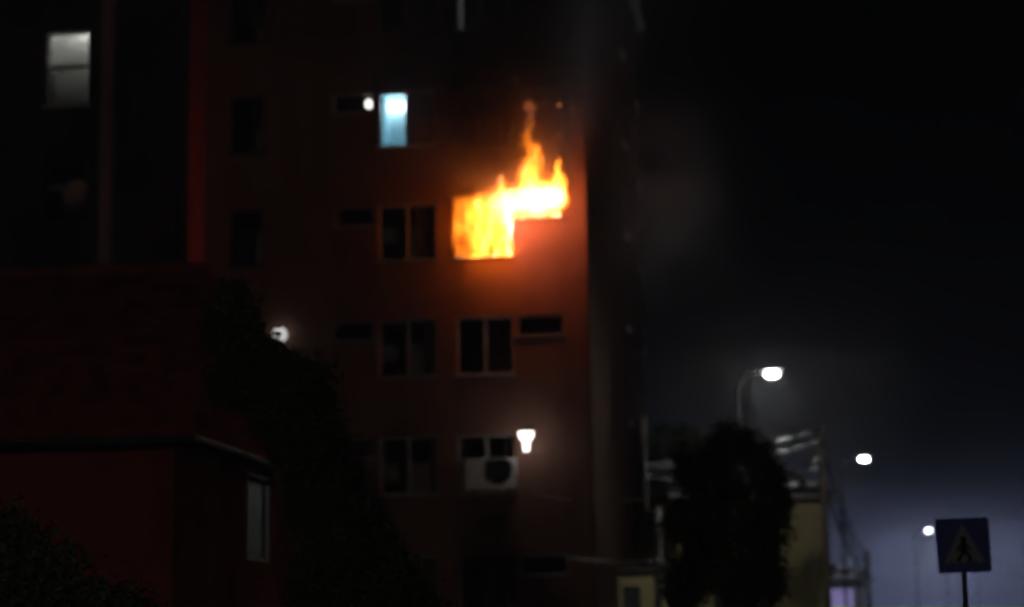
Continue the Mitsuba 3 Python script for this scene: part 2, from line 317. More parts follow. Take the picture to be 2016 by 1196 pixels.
F = np.where(Pn > -.12, np.minimum(F, np.where(Pu < 1.84, (Pz - 11.6 + .17 * np.maximum(Pn, 0)) / .1, (Pz - 10.66 + .12 * np.maximum(Pn, 0)) / .1)), F)      # outside, nothing hangs below the sills

TETS = [(0, 5, 1, 6), (0, 1, 2, 6), (0, 2, 3, 6), (0, 3, 7, 6), (0, 7, 4, 6), (0, 4, 5, 6)]
CORN = [(0, 0, 0), (1, 0, 0), (1, 1, 0), (0, 1, 0), (0, 0, 1), (1, 0, 1), (1, 1, 1), (0, 1, 1)]
def isosurface(G, level):
    nx, ny, nz = G.shape; g = G - level
    pos = g > 0
    mixed = np.zeros((nx - 1, ny - 1, nz - 1), int)
    for c in CORN: mixed += pos[c[0]:nx - 1 + c[0], c[1]:ny - 1 + c[1], c[2]:nz - 1 + c[2]]
    cells = np.argwhere((mixed > 0) & (mixed < 8))
    tris = []
    for tet in TETS:
        idx = [cells + np.array(CORN[i]) for i in tet]
        val = [g[i[:, 0], i[:, 1], i[:, 2]] for i in idx]
        pts = [np.stack([gu[i[:, 0]], gn[i[:, 1]], gz[i[:, 2]]], 1) for i in idx]
        code = sum((val[q] > 0).astype(int) << q for q in range(4))
        def cut(a, b, m): t_ = val[a][m] / (val[a][m] - val[b][m]); return pts[a][m] + t_[:, None] * (pts[b][m] - pts[a][m])
        for c in range(1, 15):
            m = code == c
            if not m.any(): continue
            ins = [q for q in range(4) if c >> q & 1]; out = [q for q in range(4) if not c >> q & 1]
            cen = np.mean([pts[q][m] for q in ins], 0)
            if len(ins) == 2:
                a, b, d, e = cut(ins[0], out[0], m), cut(ins[0], out[1], m), cut(ins[1], out[1], m), cut(ins[1], out[0], m)
                ts = [(a, b, d), (a, d, e)]
            elif len(ins) == 1: ts = [tuple(cut(ins[0], o, m) for o in out)]
            else: ts = [tuple(cut(i, out[0], m) for i in ins)]
            for a, b, d in ts:
                nrm = np.cross(b - a, d - a); flip = np.einsum('ij,ij->i', nrm, a - cen) < 0
                tri = np.stack([a, b, d], 1); tri[flip] = tri[flip][:, ::-1]; tris.append(tri)
    t_ = np.concatenate(tris); v = t_.reshape(-1, 3)
    key = np.round(v * 4000).astype(np.int64); _, first, inv = np.unique(key, axis=0, return_index=True, return_inverse=True)
    f = inv.reshape(-1, 3); f = f[(f[:, 0] != f[:, 1]) & (f[:, 1] != f[:, 2]) & (f[:, 0] != f[:, 2])]
    return trimesh.Trimesh(v[first], f, process=False)
HEAT = np.array([0, .25, .5, .75, .88, 1.0])
RAMP = np.array([[.06, .009, .001], [.55, .085, .006], [2.3, .52, .03], [6.5, 1.45, .12], [8.0, 1.9, .40], [7.5, 2.2, 1.5]])
def heat_colour(h): return np.stack([np.interp(h, HEAT, RAMP[:, c]) for c in range(3)], 1)
def heat_at(p):
    """how hot the fire burns: white in and just above the small window, yellow in the tall one, orange at its left and in the tips"""
    u, n, z = p[:, 0], p[:, 1], p[:, 2]
    white = np.exp(-((u - 1.12) / .95) ** 4 - ((z - 11.72) / .40) ** 4)
    body = .74 - .40 * np.clip((u - 2.40) / .8, 0, 1) - .10 * np.clip((z - 11.6) / .5, 0, 1) * np.clip((u - 2.2) / .5, 0, 1)
    tip = np.clip((z - 12.25) / 1.3, 0, 1)
    st = meshkit.fbm(np.stack([u * 7, n * 2, z * 1.6], 1), 3, 21) - .5
    return np.clip(body + .42 * white - .07 * tip + 1.0 * st * (1 - .8 * white), 0, 1)
fire = thing('window_fire', 'blaze of white and yellow flame bursting from the corner windows', 'fire')
SHELLS = [('flame_fringe', -.16, -.42, .45), ('orange_flame', .0, -.2, .8), ('yellow_flame', .16, -.03, 1.6), ('hot_flame', .38, .05, 3.0)]
for name, lv, dh, gain in SHELLS:
    m = isosurface(F, lv)
    c = heat_colour(np.clip(heat_at(m.vertices) + dh, 0, 1)) * gain
    obj(name, bm(m), 'flame_veil', fire, smooth=True, color=c, emit={'type': 'mesh_attribute', 'name': 'vertex_color'}, pick=3.0)
def blob(c, r, seed, e):
    m = trimesh.creation.icosphere(3, 1.0); d = 1 + 1.1 * (meshkit.fbm(m.vertices * 1.6 + seed, 3, seed) - .5)
    m.vertices = m.vertices * d[:, None] * np.array(r) + np.array(c); obj('drifting_flame', bm(m), 'flame_veil', fire, smooth=True, emit=e, pick=.05)
blob((1.2, 1.4, 14.08), (.15, .12, .15), 3, (1.1, .26, .08)); blob((1.17, 1.4, 13.78), (.05, .05, .10), 4, (1.2, .3, .06)); blob((1.22, 1.4, 13.58), (.04, .04, .09), 8, (1.2, .3, .06))
for i in range(16):                                             # glowing embers carried up by the draught
    eu, en, ez = 1.2 + rng.normal(0, .55), rng.uniform(.9, 1.6), rng.uniform(12.7, 14.9); rad = rng.uniform(.012, .03)
    obj('ember', bm(moved(trimesh.creation.icosphere(1, rad), trimesh.transformations.translation_matrix([eu, en, ez]))), 'lamp_glass', fire, emit=(3.0, .75, .12), pick=.01)
blob((3.15, -.08, 10.7), (.17, .1, .06), 5, (1.3, .7, .35)); blob((2.45, -.12, 10.72), (.14, .1, .06), 6, (1.5, 1.2, .6))
t = thing('charred_furniture', 'charred remains standing low in the burning tall window', 'debris')
for i in range(7):
    u = 3.12 - i * .085; h = rng.uniform(.12, .34)
    obj('slat', bm(bb(u - .016, u + .016, -.2, -.17, SILL[3] + .06, SILL[3] + .06 + h)), 'charred', t)
obj('rail', bm(bb(2.58, 3.16, -.168, -.145, SILL[3] + .17, SILL[3] + .21)), 'charred', t)

# smoke of the fire: rises over the facade, drifts off past the corner
SU, SN, SZ = (-11.0, 6.5), (-6.0, 3.4), (3.2, 23.4)
nu, nn, nz = 140, 76, 150
cu = SU[0] + (np.arange(nu) + .5) / nu * (SU[1] - SU[0]); cn = SN[0] + (np.arange(nn) + .5) / nn * (SN[1] - SN[0]); cz = SZ[0] + (np.arange(nz) + .5) / nz * (SZ[1] - SZ[0])
Z, N, Uu = np.meshgrid(cz, cn, cu, indexing='ij')
sp = np.stack([Uu * .55, N * .55, Z * .42], -1); turb = meshkit.fbm(sp, 5, 41)
hgt = Z - 11.9
cu0 = 1.9 - .13 * np.clip(hgt, 0, 20) + (meshkit.fbm(sp * .5, 2, 51) - .5) * 2.0; wid = 1.15 + .24 * np.clip(hgt, 0, 20)
plume = np.exp(-((Uu - cu0) / wid) ** 2 - ((N - .9 - .06 * hgt) / (.85 + .07 * np.clip(hgt, 0, 20))) ** 2) * np.clip((hgt + .2) / .9, 0, 1) * (.15 + .85 * np.clip((Uu + .5) / 1.2, 0, 1)) * (1 - .75 * np.clip((hgt - 3.5) / 4, 0, 1))
drift = np.exp(-((Uu + 1.9) / 1.1) ** 2 - ((N + 1.0) / 2.0) ** 2 - ((Z - 12.4) / 1.7) ** 2)
halo = np.exp(-((Uu + 4.5) ** 2 + (N + 3.2) ** 2 * .6 + (Z - 7.4) ** 2 * 1.3) / 2.2 ** 2)
dens = .038 * halo * np.clip((turb - .2) / .25, 0, 1.5) + 6.0 * plume * np.clip((turb - .30) / .3, 0, 1.6) + 0.28 * drift * np.clip((turb - .34) / .25, 0, 1.5)
dens[(N < 0.02) & (Uu > -0.02)] = 0
edge = np.minimum.reduce([Uu - SU[0], SU[1] - Uu, N - SN[0], SN[1] - N, Z - SZ[0], SZ[1] - Z]); dens *= np.clip(edge / 1.0, 0, 1)
M = BM @ np.array([[SU[1] - SU[0], 0, 0, SU[0]], [0, SN[1] - SN[0], 0, SN[0]], [0, 0, SZ[1] - SZ[0], SZ[0]], [0, 0, 0, 1.0]])
scene['smoke_air'] = {'type': 'heterogeneous', 'albedo': rgb(.52, .48, .50), 'sigma_t': {'type': 'gridvolume', 'grid': mi.VolumeGrid(dens[..., None].astype(np.float32)), 'to_world': T(M.tolist()), 'wrap_mode': 'clamp'}, 'scale': 1.0}
C2 = np.array([[.5, 0, 0, .5], [0, .5, 0, .5], [0, 0, .5, .5], [0, 0, 0, 1]])
scene['smoke'] = {'type': 'cube', 'to_world': T((M @ C2).tolist()), 'bsdf': {'type': 'null'}, 'interior': {'type': 'ref', 'id': 'smoke_air'}, 'exterior': {'type': 'ref', 'id': 'night_air'}}
labels['smoke'] = {'label': 'dark smoke rising from the flames and drifting off past the block corner', 'category': 'smoke', 'kind': 'stuff'}

# ------------------------------------------------------------------ things on the block
t = thing('wall_lantern', 'bright tapered white wall lantern above the air conditioner', 'lamp')
LZ = 6.0
obj('shade', bm(moved(lathe([(0, -.27), (.06, -.26), (.075, -.2), (.085, -.02), (.17, .07), (.19, .2), (0, .22)], 20), trimesh.transformations.translation_matrix([1.5, .62, LZ]))), 'lamp_glass', t, smooth=40, emit=(3.6, 3.3, 3.1), pick=1.2)
obj('bracket', bm(cat([bb(1.47, 1.53, .0, .62, LZ + .235, LZ + .275), bb(1.42, 1.58, .002, .03, LZ + .13, LZ + .38)])), 'black_metal', t)
t = thing('bulkhead_lamp', 'dull white wall lamp half hidden behind the dark tree top', 'lamp')
obj('shade', bm(moved(trimesh.creation.icosphere(2, .19), trimesh.transformations.translation_matrix([7.72, .2, 8.84]))), 'lamp_glass', t, smooth=True, emit=(.6, .6, .58))
obj('mount', bm(bb(7.6, 7.84, .0, .06, 8.72, 8.96)), 'black_metal', t)

t = thing('air_conditioner', 'white air conditioner box with a dark round fan under the lantern', 'air conditioner')
u0, u1, n0, n1, z0, z1 = 1.80, 3.06, .04, .28, 4.86, 5.62
fanu, fanz, fr = 2.26, 5.32, .36
body = slab(sbox(u0, z0, u1, z1).difference(__import__('shapely').Point(fanu, fanz).buffer(fr, 24).intersection(sbox(u0 + .03, z0 + .03, u1, z1 - .03))), n1 - .03, n1)
obj('case', bm(cat([body, bb(u0, u1, n0, n1 - .03, z0, z0 + .02), bb(u0, u1, n0, n1 - .03, z1 - .02, z1), bb(u0, u0 + .02, n0, n1 - .03, z0 + .02, z1 - .02), bb(u1 - .02, u1, n0, n1 - .03, z0 + .02, z1 - .02), bb(u0 + .02, u1 - .02, n0, n0 + .02, z0 + .02, z1 - .02)])), 'white_plastic', t)
blades = []
for i in range(5):
    b = bb(-.075, .075, -.008, .008, .05, fr - .05); b.apply_transform(trimesh.transformations.rotation_matrix(.45, [0, 0, 1])); b.apply_transform(trimesh.transformations.rotation_matrix(i * 2 * math.pi / 5, [0, 1, 0])); blades.append(b)
hub = trimesh.creation.cylinder(.07, .08, sections=16); hub.apply_transform(trimesh.transformations.rotation_matrix(math.pi / 2, [1, 0, 0])); blades.append(hub)
f_ = cat(blades); f_.apply_translation((fanu, n1 - .12, fanz)); obj('fan_housing', bm(bb(fanu - fr, fanu + fr, n0 + .022, n0 + .03, fanz - fr, z1 - .022)), 'sign_black', t); obj('fan', bm(f_), 'black_metal', t)
rings = []
for r_ in (.1, .17, .24, .31):
    a = np.linspace(0, 2 * math.pi, 33); pts = np.stack([fanu + r_ * np.cos(a), np.full(33, n1 - .012), fanz + r_ * np.sin(a)], 1)
    pts = pts[(pts[:, 2] < z1 - .03) & (pts[:, 2] > z0 + .03)]; rings.append(tube(pts, .006, 5))
obj('grille', bm(cat(rings)), 'black_metal', t)
for u in (u0 + .2, u1 - .2): obj('bracket', bm(cat([bb(u - .02, u + .02, .0, .28, z0 - .045, z0 - .002), bb(u - .02, u + .02, .0, .04, z0 - .35, z0 - .045)])), 'black_metal', t)

t = thing('satellite_dish', 'small pale satellite dish on the left wing below the grey window', 'satellite dish')
prof = [(r_, .45 * r_ * r_) for r_ in np.linspace(0, .34, 7)] + [(.34, .45 * .34 ** 2 + .012)] + [(r_, .45 * r_ * r_ + .012) for r_ in np.linspace(.3, 0, 6)]
dish = lathe(prof, 24); dish.apply_transform(trimesh.transformations.rotation_matrix(math.radians(68), [1, 0, 0])); 
dish.apply_transform(trimesh.transformations.rotation_matrix(math.radians(55), [0, 0, 1])); dish.apply_translation((12.25, 2.5, 12.15)); dish.fix_normals()
obj('reflector', bm(dish), 'old_plastic', t, smooth=40)
obj('arm', bm(cat([tube([(12.25, 2.0, 12.0), (12.25, 2.45, 12.0), (12.25, 2.52, 12.14)], .02), tube([(12.2, 2.5, 11.9), (11.9, 2.85, 12.2)], .012)])), 'grey_metal', t)

# ------------------------------------------------------------------ street lamps
def street_lamp(foot, h, label, power=1.0, tint=LED, paint='matt_black', pick=1.0):
    """galvanised pole, a short arm over the road and a hanging bowl lens"""
    t = thing('street_lamp', label, 'street lamp', 'street lamps along the road')
    f = np.array(foot, float); arm = S_NRM * 0.9; head = f + arm + np.array([0, 0, h])
    obj('pole', tube([f, f + [0, 0, 2.0], f + [0, 0, h - .25]], [.075, .06, .04], 10), paint, t, smooth=40)
    obj('arm', tube([f + [0, 0, h - .26], f + arm * .3 + [0, 0, h + .02], f + arm * .7 + [0, 0, h + .1]], .03, 8), paint, t, smooth=40)
    X = S_NRM; Yd = S_DIR; R3 = np.eye(4); R3[:3, 0] = X; R3[:3, 1] = Yd; R3[:3, 2] = [0, 0, 1]; R3[:3, 3] = head
    hood = trimesh.creation.icosphere(2, 1.0); hood.vertices = np.where(hood.vertices[:, 2:] < 0, hood.vertices * [1, 1, .05], hood.vertices) * [.40, .12, .07]
    hood.apply_translation((0, 0, .108)); obj('housing', moved(hood, R3), 'grey_metal', t, smooth=40)
    bowl = trimesh.creation.icosphere(2, 1.0); bowl.vertices = bowl.vertices * [.20, .14, .09] - [0, 0, .0]
    obj('lens', moved(bowl, R3), 'lamp_glass', t, smooth=40, emit=tuple(1050.0 * power * tint), pick=pick)
    return t
def lamp_foot(px, py, Y): p = at(px, py, Y); q = p - S_NRM * 0.9; return (q[0], q[1], 0.0), p[2]
for px, py, Y, pw, tint, lab in ((1520, 738, 52.6, .62, np.array([.95, 1.0, .93]), 'nearest and highest glowing street lamp, right of the apartment block'),
                        (1701, 905, 79.6, .55, LED, 'second glowing street lamp, lower and further right down the road'),
                        (1828, 1045, 140., 2.5, np.array([.85, .9, 1.0]), 'small far street lamp glowing just left of the blue sign')):
    f, h = lamp_foot(px, py, Y); street_lamp(f, h, lab, pw, tint, pick=3.0)
for i, Y in enumerate((167., 194., 221., 248.)):  # unseen lamps behind the sign, their strength set to light the far fog
    s_ = (Y - 52.6) / S_DIR[1]; q = street(s_, 0.0); street_lamp((q[0] - S_NRM[0] * .9, q[1] - S_NRM[1] * .9, 0), 7.9, ['far street lamp hidden behind the blue sign', 'very far street lamp hidden behind the blue sign', 'second to last street lamp hidden behind the blue sign, lighting the fog', 'last street lamp, out of view at the far end of the road'][i], 12.0, np.array([.70, .76, 1.0]))
# unseen lamp out of view on the left, placed to light fronts facing the camera
street_lamp((-7.5, 6.0, 0), 8.0, 'unseen street lamp outside the picture that lights the red house and the sign', .85, np.array([1.0, .84, .70]), pick=4.0)

# ------------------------------------------------------------------ pedestrian crossing sign
t = thing('crossing_sign', 'square blue pedestrian crossing sign with a pale triangle on a pole', 'sign')
p = at(1897, 1074, 25.0); SM = np.eye(4); th = math.radians(4); SM[:3, 0] = [math.cos(th), math.sin(th), 0]; SM[:3, 1] = [-math.sin(th), math.cos(th), 0]; SM[:3, 3] = p
tilt = trimesh.transformations.rotation_matrix(math.radians(-1.6), [0, 1, 0]); SM = SM @ tilt
sq = sbox(-.325, -.325, .325, .325).buffer(-.03).buffer(.03)
obj('plate', moved(slab(sq, 0, .02), SM), 'sign_blue', t)
tri = Polygon([(0, .235), (-.235, -.20), (.235, -.20)]).buffer(.012)
obj('triangle', moved(slab(tri, -.003, -.0005), SM), 'sign_white', t)
from shapely.ops import unary_union
from shapely.geometry import LineString, Point
fig = unary_union([Point(.0, .075).buffer(.036), LineString([(0, .03), (-.005, -.07)]).buffer(.036), LineString([(-.005, -.07), (.055, -.12), (.07, -.185)]).buffer(.02), LineString([(-.005, -.07), (-.045, -.13), (-.085, -.18)]).buffer(.02),
                   LineString([(0, .02), (.06, -.03), (.085, -.045)]).buffer(.014), LineString([(0, .02), (-.055, -.02), (-.075, -.06)]).buffer(.014)])
obj('walking_figure', moved(slab(fig, -.006, -.0035), SM), 'sign_black', t)
for i in range(4): obj('crossing_stripe', moved(slab(sbox(-.19 + i * .1, -.2, -.14 + i * .1, -.188), -.006, -.0035), SM), 'sign_black', t)
obj('pole', tube([(p[0] + .005, p[1] + .055, 0), (p[0], p[1] + .055, p[2] + .28)], .031, 12), 'black_metal', t, smooth=40)
for dz in (-.2, .2): obj('clamp', moved(bx(-.06, .06, .021, .09, dz - .02, dz + .02), SM), 'black_metal', t)

# ------------------------------------------------------------------ poles and cables
def P(px, py, Y): return at(px, py, Y)
up = thing('utility_pole', 'concrete utility pole with a thin mast and pale insulators at the block corner', 'utility pole')
b0, b1 = P(1297, 1196, 51.0), P(1294, 998, 51.0)
obj('pole', tube([(b0[0], 51, 0), (b0[0], 51, 2), tuple(b1)], [.115, .1, .085], 12), 'concrete', up, smooth=40)
m0, m1 = P(1276, 1040, 51.0), P(1268, 832, 51.0)
obj('mast', tube([m0, P(1271, 940, 51.0), m1], .04, 8), 'white_plastic', up, smooth=40)
for q, w in ((P(1274, 1010, 51.0), .0),): obj('bracket', bx(q[0] - .02, b1[0], 50.96, 51.02, q[2] - .02, q[2] + .03), 'grey_metal', up)
def insulator(a, b, r): 
    a, b = np.array(a), np.array(b); ts = np.linspace(0, 1, 13); return tube([a + (b - a) * x for x in ts], [r * (1.0 if i % 2 else .7) for i in range(13)], 10)
obj('insulator', insulator(P(1268, 824, 50.97), P(1268, 858, 50.97), .07), 'white_plastic', up, smooth=40)
obj('insulator', insulator(P(1270, 908, 50.94), P(1270, 945, 50.94), .055), 'pale_rubber', up, smooth=40)
obj('insulator', insulator(P(1291, 1002, 50.82), P(1298, 1048, 50.82), .085), 'white_plastic', up, smooth=40)
jb = thing('junction_box', 'dark metal box hanging left of the utility pole', 'box')
c = P(1272, 1045, 50.9); obj('case', bx(c[0] - .2, c[0] + .17, c[1] - .15, c[1] + .03, c[2] - .5, c[2] + .48), 'black_metal', jb)
obj('door', bx(c[0] - .17, c[0] + .14, c[1] - .165, c[1] - .152, c[2] - .45, c[2] + .43), 'black_metal', jb)
p2 = thing('utility_pole', 'dark utility pole between the two street lamps where five cables end', 'utility pole')
q0 = P(1617, 838, 56.7); obj('pole', tube([(q0[0] - .02, 56.7, 0), (q0[0], 56.7, 3), (q0[0], 56.7, q0[2])], [.12, .1, .075], 10), 'bark', p2, smooth=40)
for y in (850, 873): z = P(1617, y, 56.7)[2]; obj('crossarm', bx(q0[0] - .45, q0[0] + .1, 56.5, 56.57, z - .04, z + .04), 'bark', p2)
p3 = thing('utility_pole', 'far dark utility pole under the second street lamp', 'utility pole')
q3 = P(1706, 1085, 84.0); obj('pole', tube([(q3[0], 84, 0), (q3[0], 84, 2), (q3[0], 84, q3[2])], [.12, .1, .08], 10), 'bark', p3, smooth=40)
def px_of(p): q = np.asarray(p) - EYE; z = q @ FWD; return 1008 + FPX * (q @ RIGHT) / z
def cable(a, b, sag, r, label, mat='black_rubber', wob=0.0, dashes=()):
    t_ = np.linspace(0, 1, 60); a, b = np.array(a), np.array(b); pts = a + (b - a) * t_[:, None]; pts[:, 2] -= sag * 4 * t_ * (1 - t_)
    if wob:                                   # a bundle of loosely twisted lines shows thick and thin stretches
        pts[:, 2] += wob * (meshkit.fbm(np.stack([t_ * 9, t_ * 0 + a[0], t_ * 0 + b[2]], 1), 2, 5) - .5)
    rr = r * (1 + .9 * (meshkit.noise(np.stack([t_ * 14, t_ * 0 + b[2] * 3, t_ * 0], 1), 8) - .5))
    k = obj('power_cable', tube(pts, rr, 6), mat, None, smooth=True); labels[k] = {'label': label, 'category': 'cable', 'group': 'overhead cables'}
    xs = px_of(pts)
    for sx, half in dashes:                  # pale pieces that show as bright dashes along the cable
        c_ = np.array([np.interp(sx + o, xs, pts[:, d]) for o in np.linspace(-half, half, 5) for d in range(3)]).reshape(5, 3)
        obj('pale_dash', tube(c_, [.03, .07, .075, .07, .03], 10), 'white_plastic', k, smooth=50)
ma = P(1270, 915, 51.0)
cable(ma, P(1612, 844, 56.5), .15, .026, 'topmost of five pale cables ending at the dark pole', wob=.1, dashes=((1545, 18), (1583, 13)))
cable(ma + [0, 0, -.08], P(1613, 869, 56.5), .16, .026, 'second from top of five cables ending at the dark pole', wob=.12, dashes=((1541, 11), (1573, 14), (1603, 9)))
cable(ma + [0, 0, -.16], P(1612, 905, 56.5), .45, .02, 'middle one of five cables ending at the dark pole', wob=.1, dashes=((1606, 8),))
cable(ma + [0, 0, -.24], P(1611, 922, 56.5), .45, .02, 'second from bottom of five cables ending at the dark pole', wob=.1, dashes=((1605, 8),))
cable(ma + [0, 0, -.30], P(1612, 953, 56.5), .12, .026, 'lowest of five pale cables ending at the dark pole', wob=.08, dashes=((1562, 12), (1598, 12)))
cable(P(1268, 984, 51.0), P(1050, 972, 49.6), .12, .016, 'thin cable from the pole to the block below the lantern', mat='pale_cable')
cable(P(1300, 1003, 51.0), P(1420, 1060, 53.5), .15, .014, 'thin cable dropping right from the top of the concrete pole')
cable(P(1296, 1104, 50.84), P(1110, 1098, 49.6), .06, .02, 'thicker low cable from the pole to the block', mat='pale_cable')
cable(P(1297, 1106, 50.84), P(1376, 1112, 52.0), .05, .022, 'short low cable running right from the concrete pole', mat='pale_cable')
for i, (ya, yb, s_) in enumerate(((875, 1092, .4), (885, 1112, .5), (930, 1128, .5), (945, 1136, .4))):
    cable(P(1618, ya, 56.75), P(1704, yb, 83.9), s_, .025, ['topmost far cable between the two dark poles', 'second far cable between the two dark poles', 'third far cable between the two dark poles', 'lowest far cable between the two dark poles'][i], wob=.2)
for i, (ya, yb) in enumerate(((1098, 1096), (1112, 1122), (1130, 1124))):
    cable(P(1640, ya, 82.0), P(1704, yb, 83.9), .1, .03, ['upper lit cable on the far pole under the second lamp', 'middle lit cable on the far pole under the second lamp', 'lower lit cable on the far pole under the second lamp'][i], wob=.3, dashes=(((1675, 12),), ((1655, 8), (1690, 8)), ((1650, 9), (1674, 9)))[i])

# ------------------------------------------------------------------ houses
def poly(vs, fs): m = trimesh.Trimesh(np.array(vs, float), fs, process=False); return m
def plate(pts, th):
    """a flat quad or triangle given thickness downwards along its normal"""
    p = np.array(pts, float); n = np.cross(p[1] - p[0], p[2] - p[0]); n /= np.linalg.norm(n)
    if n[2] < 0: p = p[::-1]; n = -n
    k = len(p); v = np.vstack([p, p - n * th]); f = []
    for i in range(1, k - 1): f += [(0, i, i + 1), (k, k + i + 1, k + i)]
    for i in range(k): j = (i + 1) % k; f += [(i, k + i, k + j), (i, k + j, j)]
    m = trimesh.Trimesh(v, f, process=False); m.fix_normals(); return m
h1 = thing('red_house', 'dark red house with a hipped tile roof in the left foreground', 'house')
A, Bk, Rg = P(385, 855, 30.0), None, None
EZ = A[2]
d = FWD + RIGHT * (690 - 1008) / FPX - UP * (962 - 598) / FPX; Bk = EYE + d * ((EZ - EYE[2]) / d[2])       # the back eave corner, level with the front one
rd = (Bk - A)[:2] / np.linalg.norm((Bk - A)[:2]); fd = np.array([-rd[1], rd[0]])                            # along the right wall; along the front to the left
Rg = P(410, 527, (A[1] + Bk[1]) / 2)
LEFT = 13.0
def h(s, t, z): q = A[:2] + rd * s + fd * t; return np.array([q[0], q[1], z])                               # s back, t left
depth = float(np.linalg.norm((Bk - A)[:2])); inset = .45
FA, FB = h(0, LEFT, EZ), h(depth, LEFT, EZ); RL = np.array([*(Rg[:2] + fd * (LEFT - 1.5)), Rg[2]])
obj('roof', cat([plate([A, Rg, RL, FA], .1), plate([Bk, Rg, RL, FB], .1), plate([A, Bk, Rg], .1), plate([FA, FB, RL], .1)]), 'roof_tile', h1)
wl = []
HM = np.eye(4); HM[:2, 0] = rd; HM[:2, 1] = fd; HM[:2, 3] = A[:2]
def hb(m): m = moved(m, HM); m.fix_normals(); return m
wx0, wx1, wz0, wz1 = None, None, None, None
# the right wall's narrow window, found on the wall plane t = inset
def on_right(px, py):
    d = FWD + RIGHT * (px - 1008) / FPX - UP * (py - 598) / FPX; o = h(0, inset, 0); n = np.array([*fd, 0]); t_ = ((o - EYE) @ n) / (d @ n); q = EYE + d * t_; return (q[:2] - A[:2]) @ rd, q[2]
(wx0, wz1), (wx1, wz0) = on_right(488, 930), on_right(532, 1108)
sidep = holed(inset, depth - inset, 0, EZ - .02, [sbox(wx0, wz0, wx1, wz1)])
obj('wall', hb(cat([slab(sidep, inset, inset + .25), bx(inset, inset + .25, inset + .25, LEFT - inset, 0, EZ + .12), bx(depth - inset - .25, depth - inset, inset + .25, LEFT - inset, 0, EZ + .12), bx(inset + .25, depth - inset - .25, LEFT - inset - .25, LEFT - inset, 0, EZ + .1)])), 'red_stucco', h1)
wk = f'{h1}__window'
obj('frame', hb(cat([bx(wx0, wx0 + .22, inset + .02, inset + .12, wz0, wz1), bx(wx1 - .3, wx1, inset + .02, inset + .12, wz0, wz1), bx(wx0 + .22, wx1 - .3, inset + .02, inset + .12, wz1 - .06, wz1), bx(wx0 + .22, wx1 - .3, inset + .02, inset + .12, wz0, wz0 + .06)])), 'dull_zinc', wk)
obj('pane', hb(bx(wx0 + .22, wx1 - .3, inset + .07, inset + .08, wz0 + .06, wz1 - .06)), 'sign_black', wk)
gut = [h(s_, -.02, EZ - .06) for s_ in np.linspace(0, depth, 8)]; obj('gutter', tube(gut, .05, 8), 'black_rubber', h1, smooth=40)
gut = [h(-.02, t_, EZ - .06) for t_ in np.linspace(0, LEFT, 8)]; obj('gutter', tube(gut, .055, 8), 'black_metal', h1, smooth=40)
obj('ridge_cap', tube([Rg + [0, 0, .02], RL + [0, 0, .02]], .09, 8), 'roof_tile', h1, smooth=40)

def gable_house(name, label, corner, rot, w, dep, eave, rise, mat, wins_, cat_='house'):
    """front wall along +x of its frame from (-w, 0) to (0, 0), right corner at the origin"""
    t = thing(name, label, cat_); HM2 = np.eye(4); c, s_ = math.cos(rot), math.sin(rot); HM2[:2, :2] = [[c, -s_], [s_, c]]; HM2[:2, 3] = corner
    g = lambda m: moved(m, HM2)
    fp = holed(-w, 0, 0, eave, [sbox(*q) for q in wins_])
    obj('wall', g(cat([slab(fp, 0, .25), bx(-w, -w + .25, .25, dep - .25, 0, eave), bx(-.25, 0, .25, dep - .25, 0, eave), bx(-w, 0, dep - .25, dep, 0, eave)])), mat, t)
    ov = .35
    a, b_, e, f_ = [-w - ov, -ov, eave], [ov, -ov, eave], [ov, dep + ov, eave], [-w - ov, dep + ov, eave]
    r1, r2 = [-w + w * .25, dep / 2, eave + rise], [-w * .25, dep / 2, eave + rise]
    obj('roof', g(cat([plate(q, .09) for q in ([a, b_, r2, r1], [e, f_, r1, r2], [b_, e, r2], [f_, a, r1])])), 'slate', t)
    obj('gutter', g(tube([[-w - ov, -ov - .05, eave - .04], [ov, -ov - .05, eave - .04]], .06, 8)), 'grey_metal', t, smooth=40)
    for x0, za, x1, zb in wins_:
        k = numbered(f'{t}__window')
        obj('frame', g(cat([bx(x0, x0 + .06, .08, .14, za, zb), bx(x1 - .06, x1, .08, .14, za, zb), bx(x0 + .06, x1 - .06, .08, .14, za, za + .06), bx(x0 + .06, x1 - .06, .08, .14, zb - .06, zb), bx((x0 + x1) / 2 - .03, (x0 + x1) / 2 + .03, .085, .135, za + .06, zb - .06)])), 'black_metal', k)
        obj('pane', g(bx(x0 + .06, x1 - .06, .10, .11, za + .06, zb - .06)), 'sign_black', k)
    return t, g
gable_house('olive_house', 'low olive rendered house with a dark roof right of the apartment block', (9.26, 62.0), math.radians(16), 4.7, 9, 5.3, 2.1, 'olive_stucco', [(-3.6, .9, -2.7, 3.3)])
gt, g2 = None, None
t = thing('garage', 'low olive garage with a dark door behind the concrete pole', 'garage')
obj('wall', cat([slab(holed(2.15, 4.55, 0, 3.0, [sbox(2.95, 0, 3.45, 2.6)]), 57.5, 57.7), bx(2.15, 2.35, 57.7, 61, 0, 3.0), bx(4.35, 4.55, 57.7, 61, 0, 3.0), bx(2.35, 4.35, 60.8, 61, 0, 3.0)]), 'olive_stucco', t)
obj('roof', bx(2.05, 4.65, 57.35, 61.1, 3.003, 3.14), 'slate', t); obj('door', bx(2.95, 3.45, 57.6, 57.65, 0, 2.6), 'black_metal', t)
ht, g3 = gable_house('small_house', 'small far house with a violet lit sign under the second street lamp', (14.75, 88.0), math.radians(12), 3.6, 6, 3.35, .9, 'grey_stucco', [(-3.2, 1.0, -2.2, 2.2)])
sg = thing('violet_sign', 'violet lit sign panel on the small far house', 'sign')
obj('panel', g3(bx(-1.72, -.5, -.09, -.05, .9, 2.9)), 'lamp_glass', sg, emit=(.085, .06, .22)); obj('case', g3(bx(-1.76, -.46, -.05, -.002, .86, 2.94)), 'black_metal', sg)

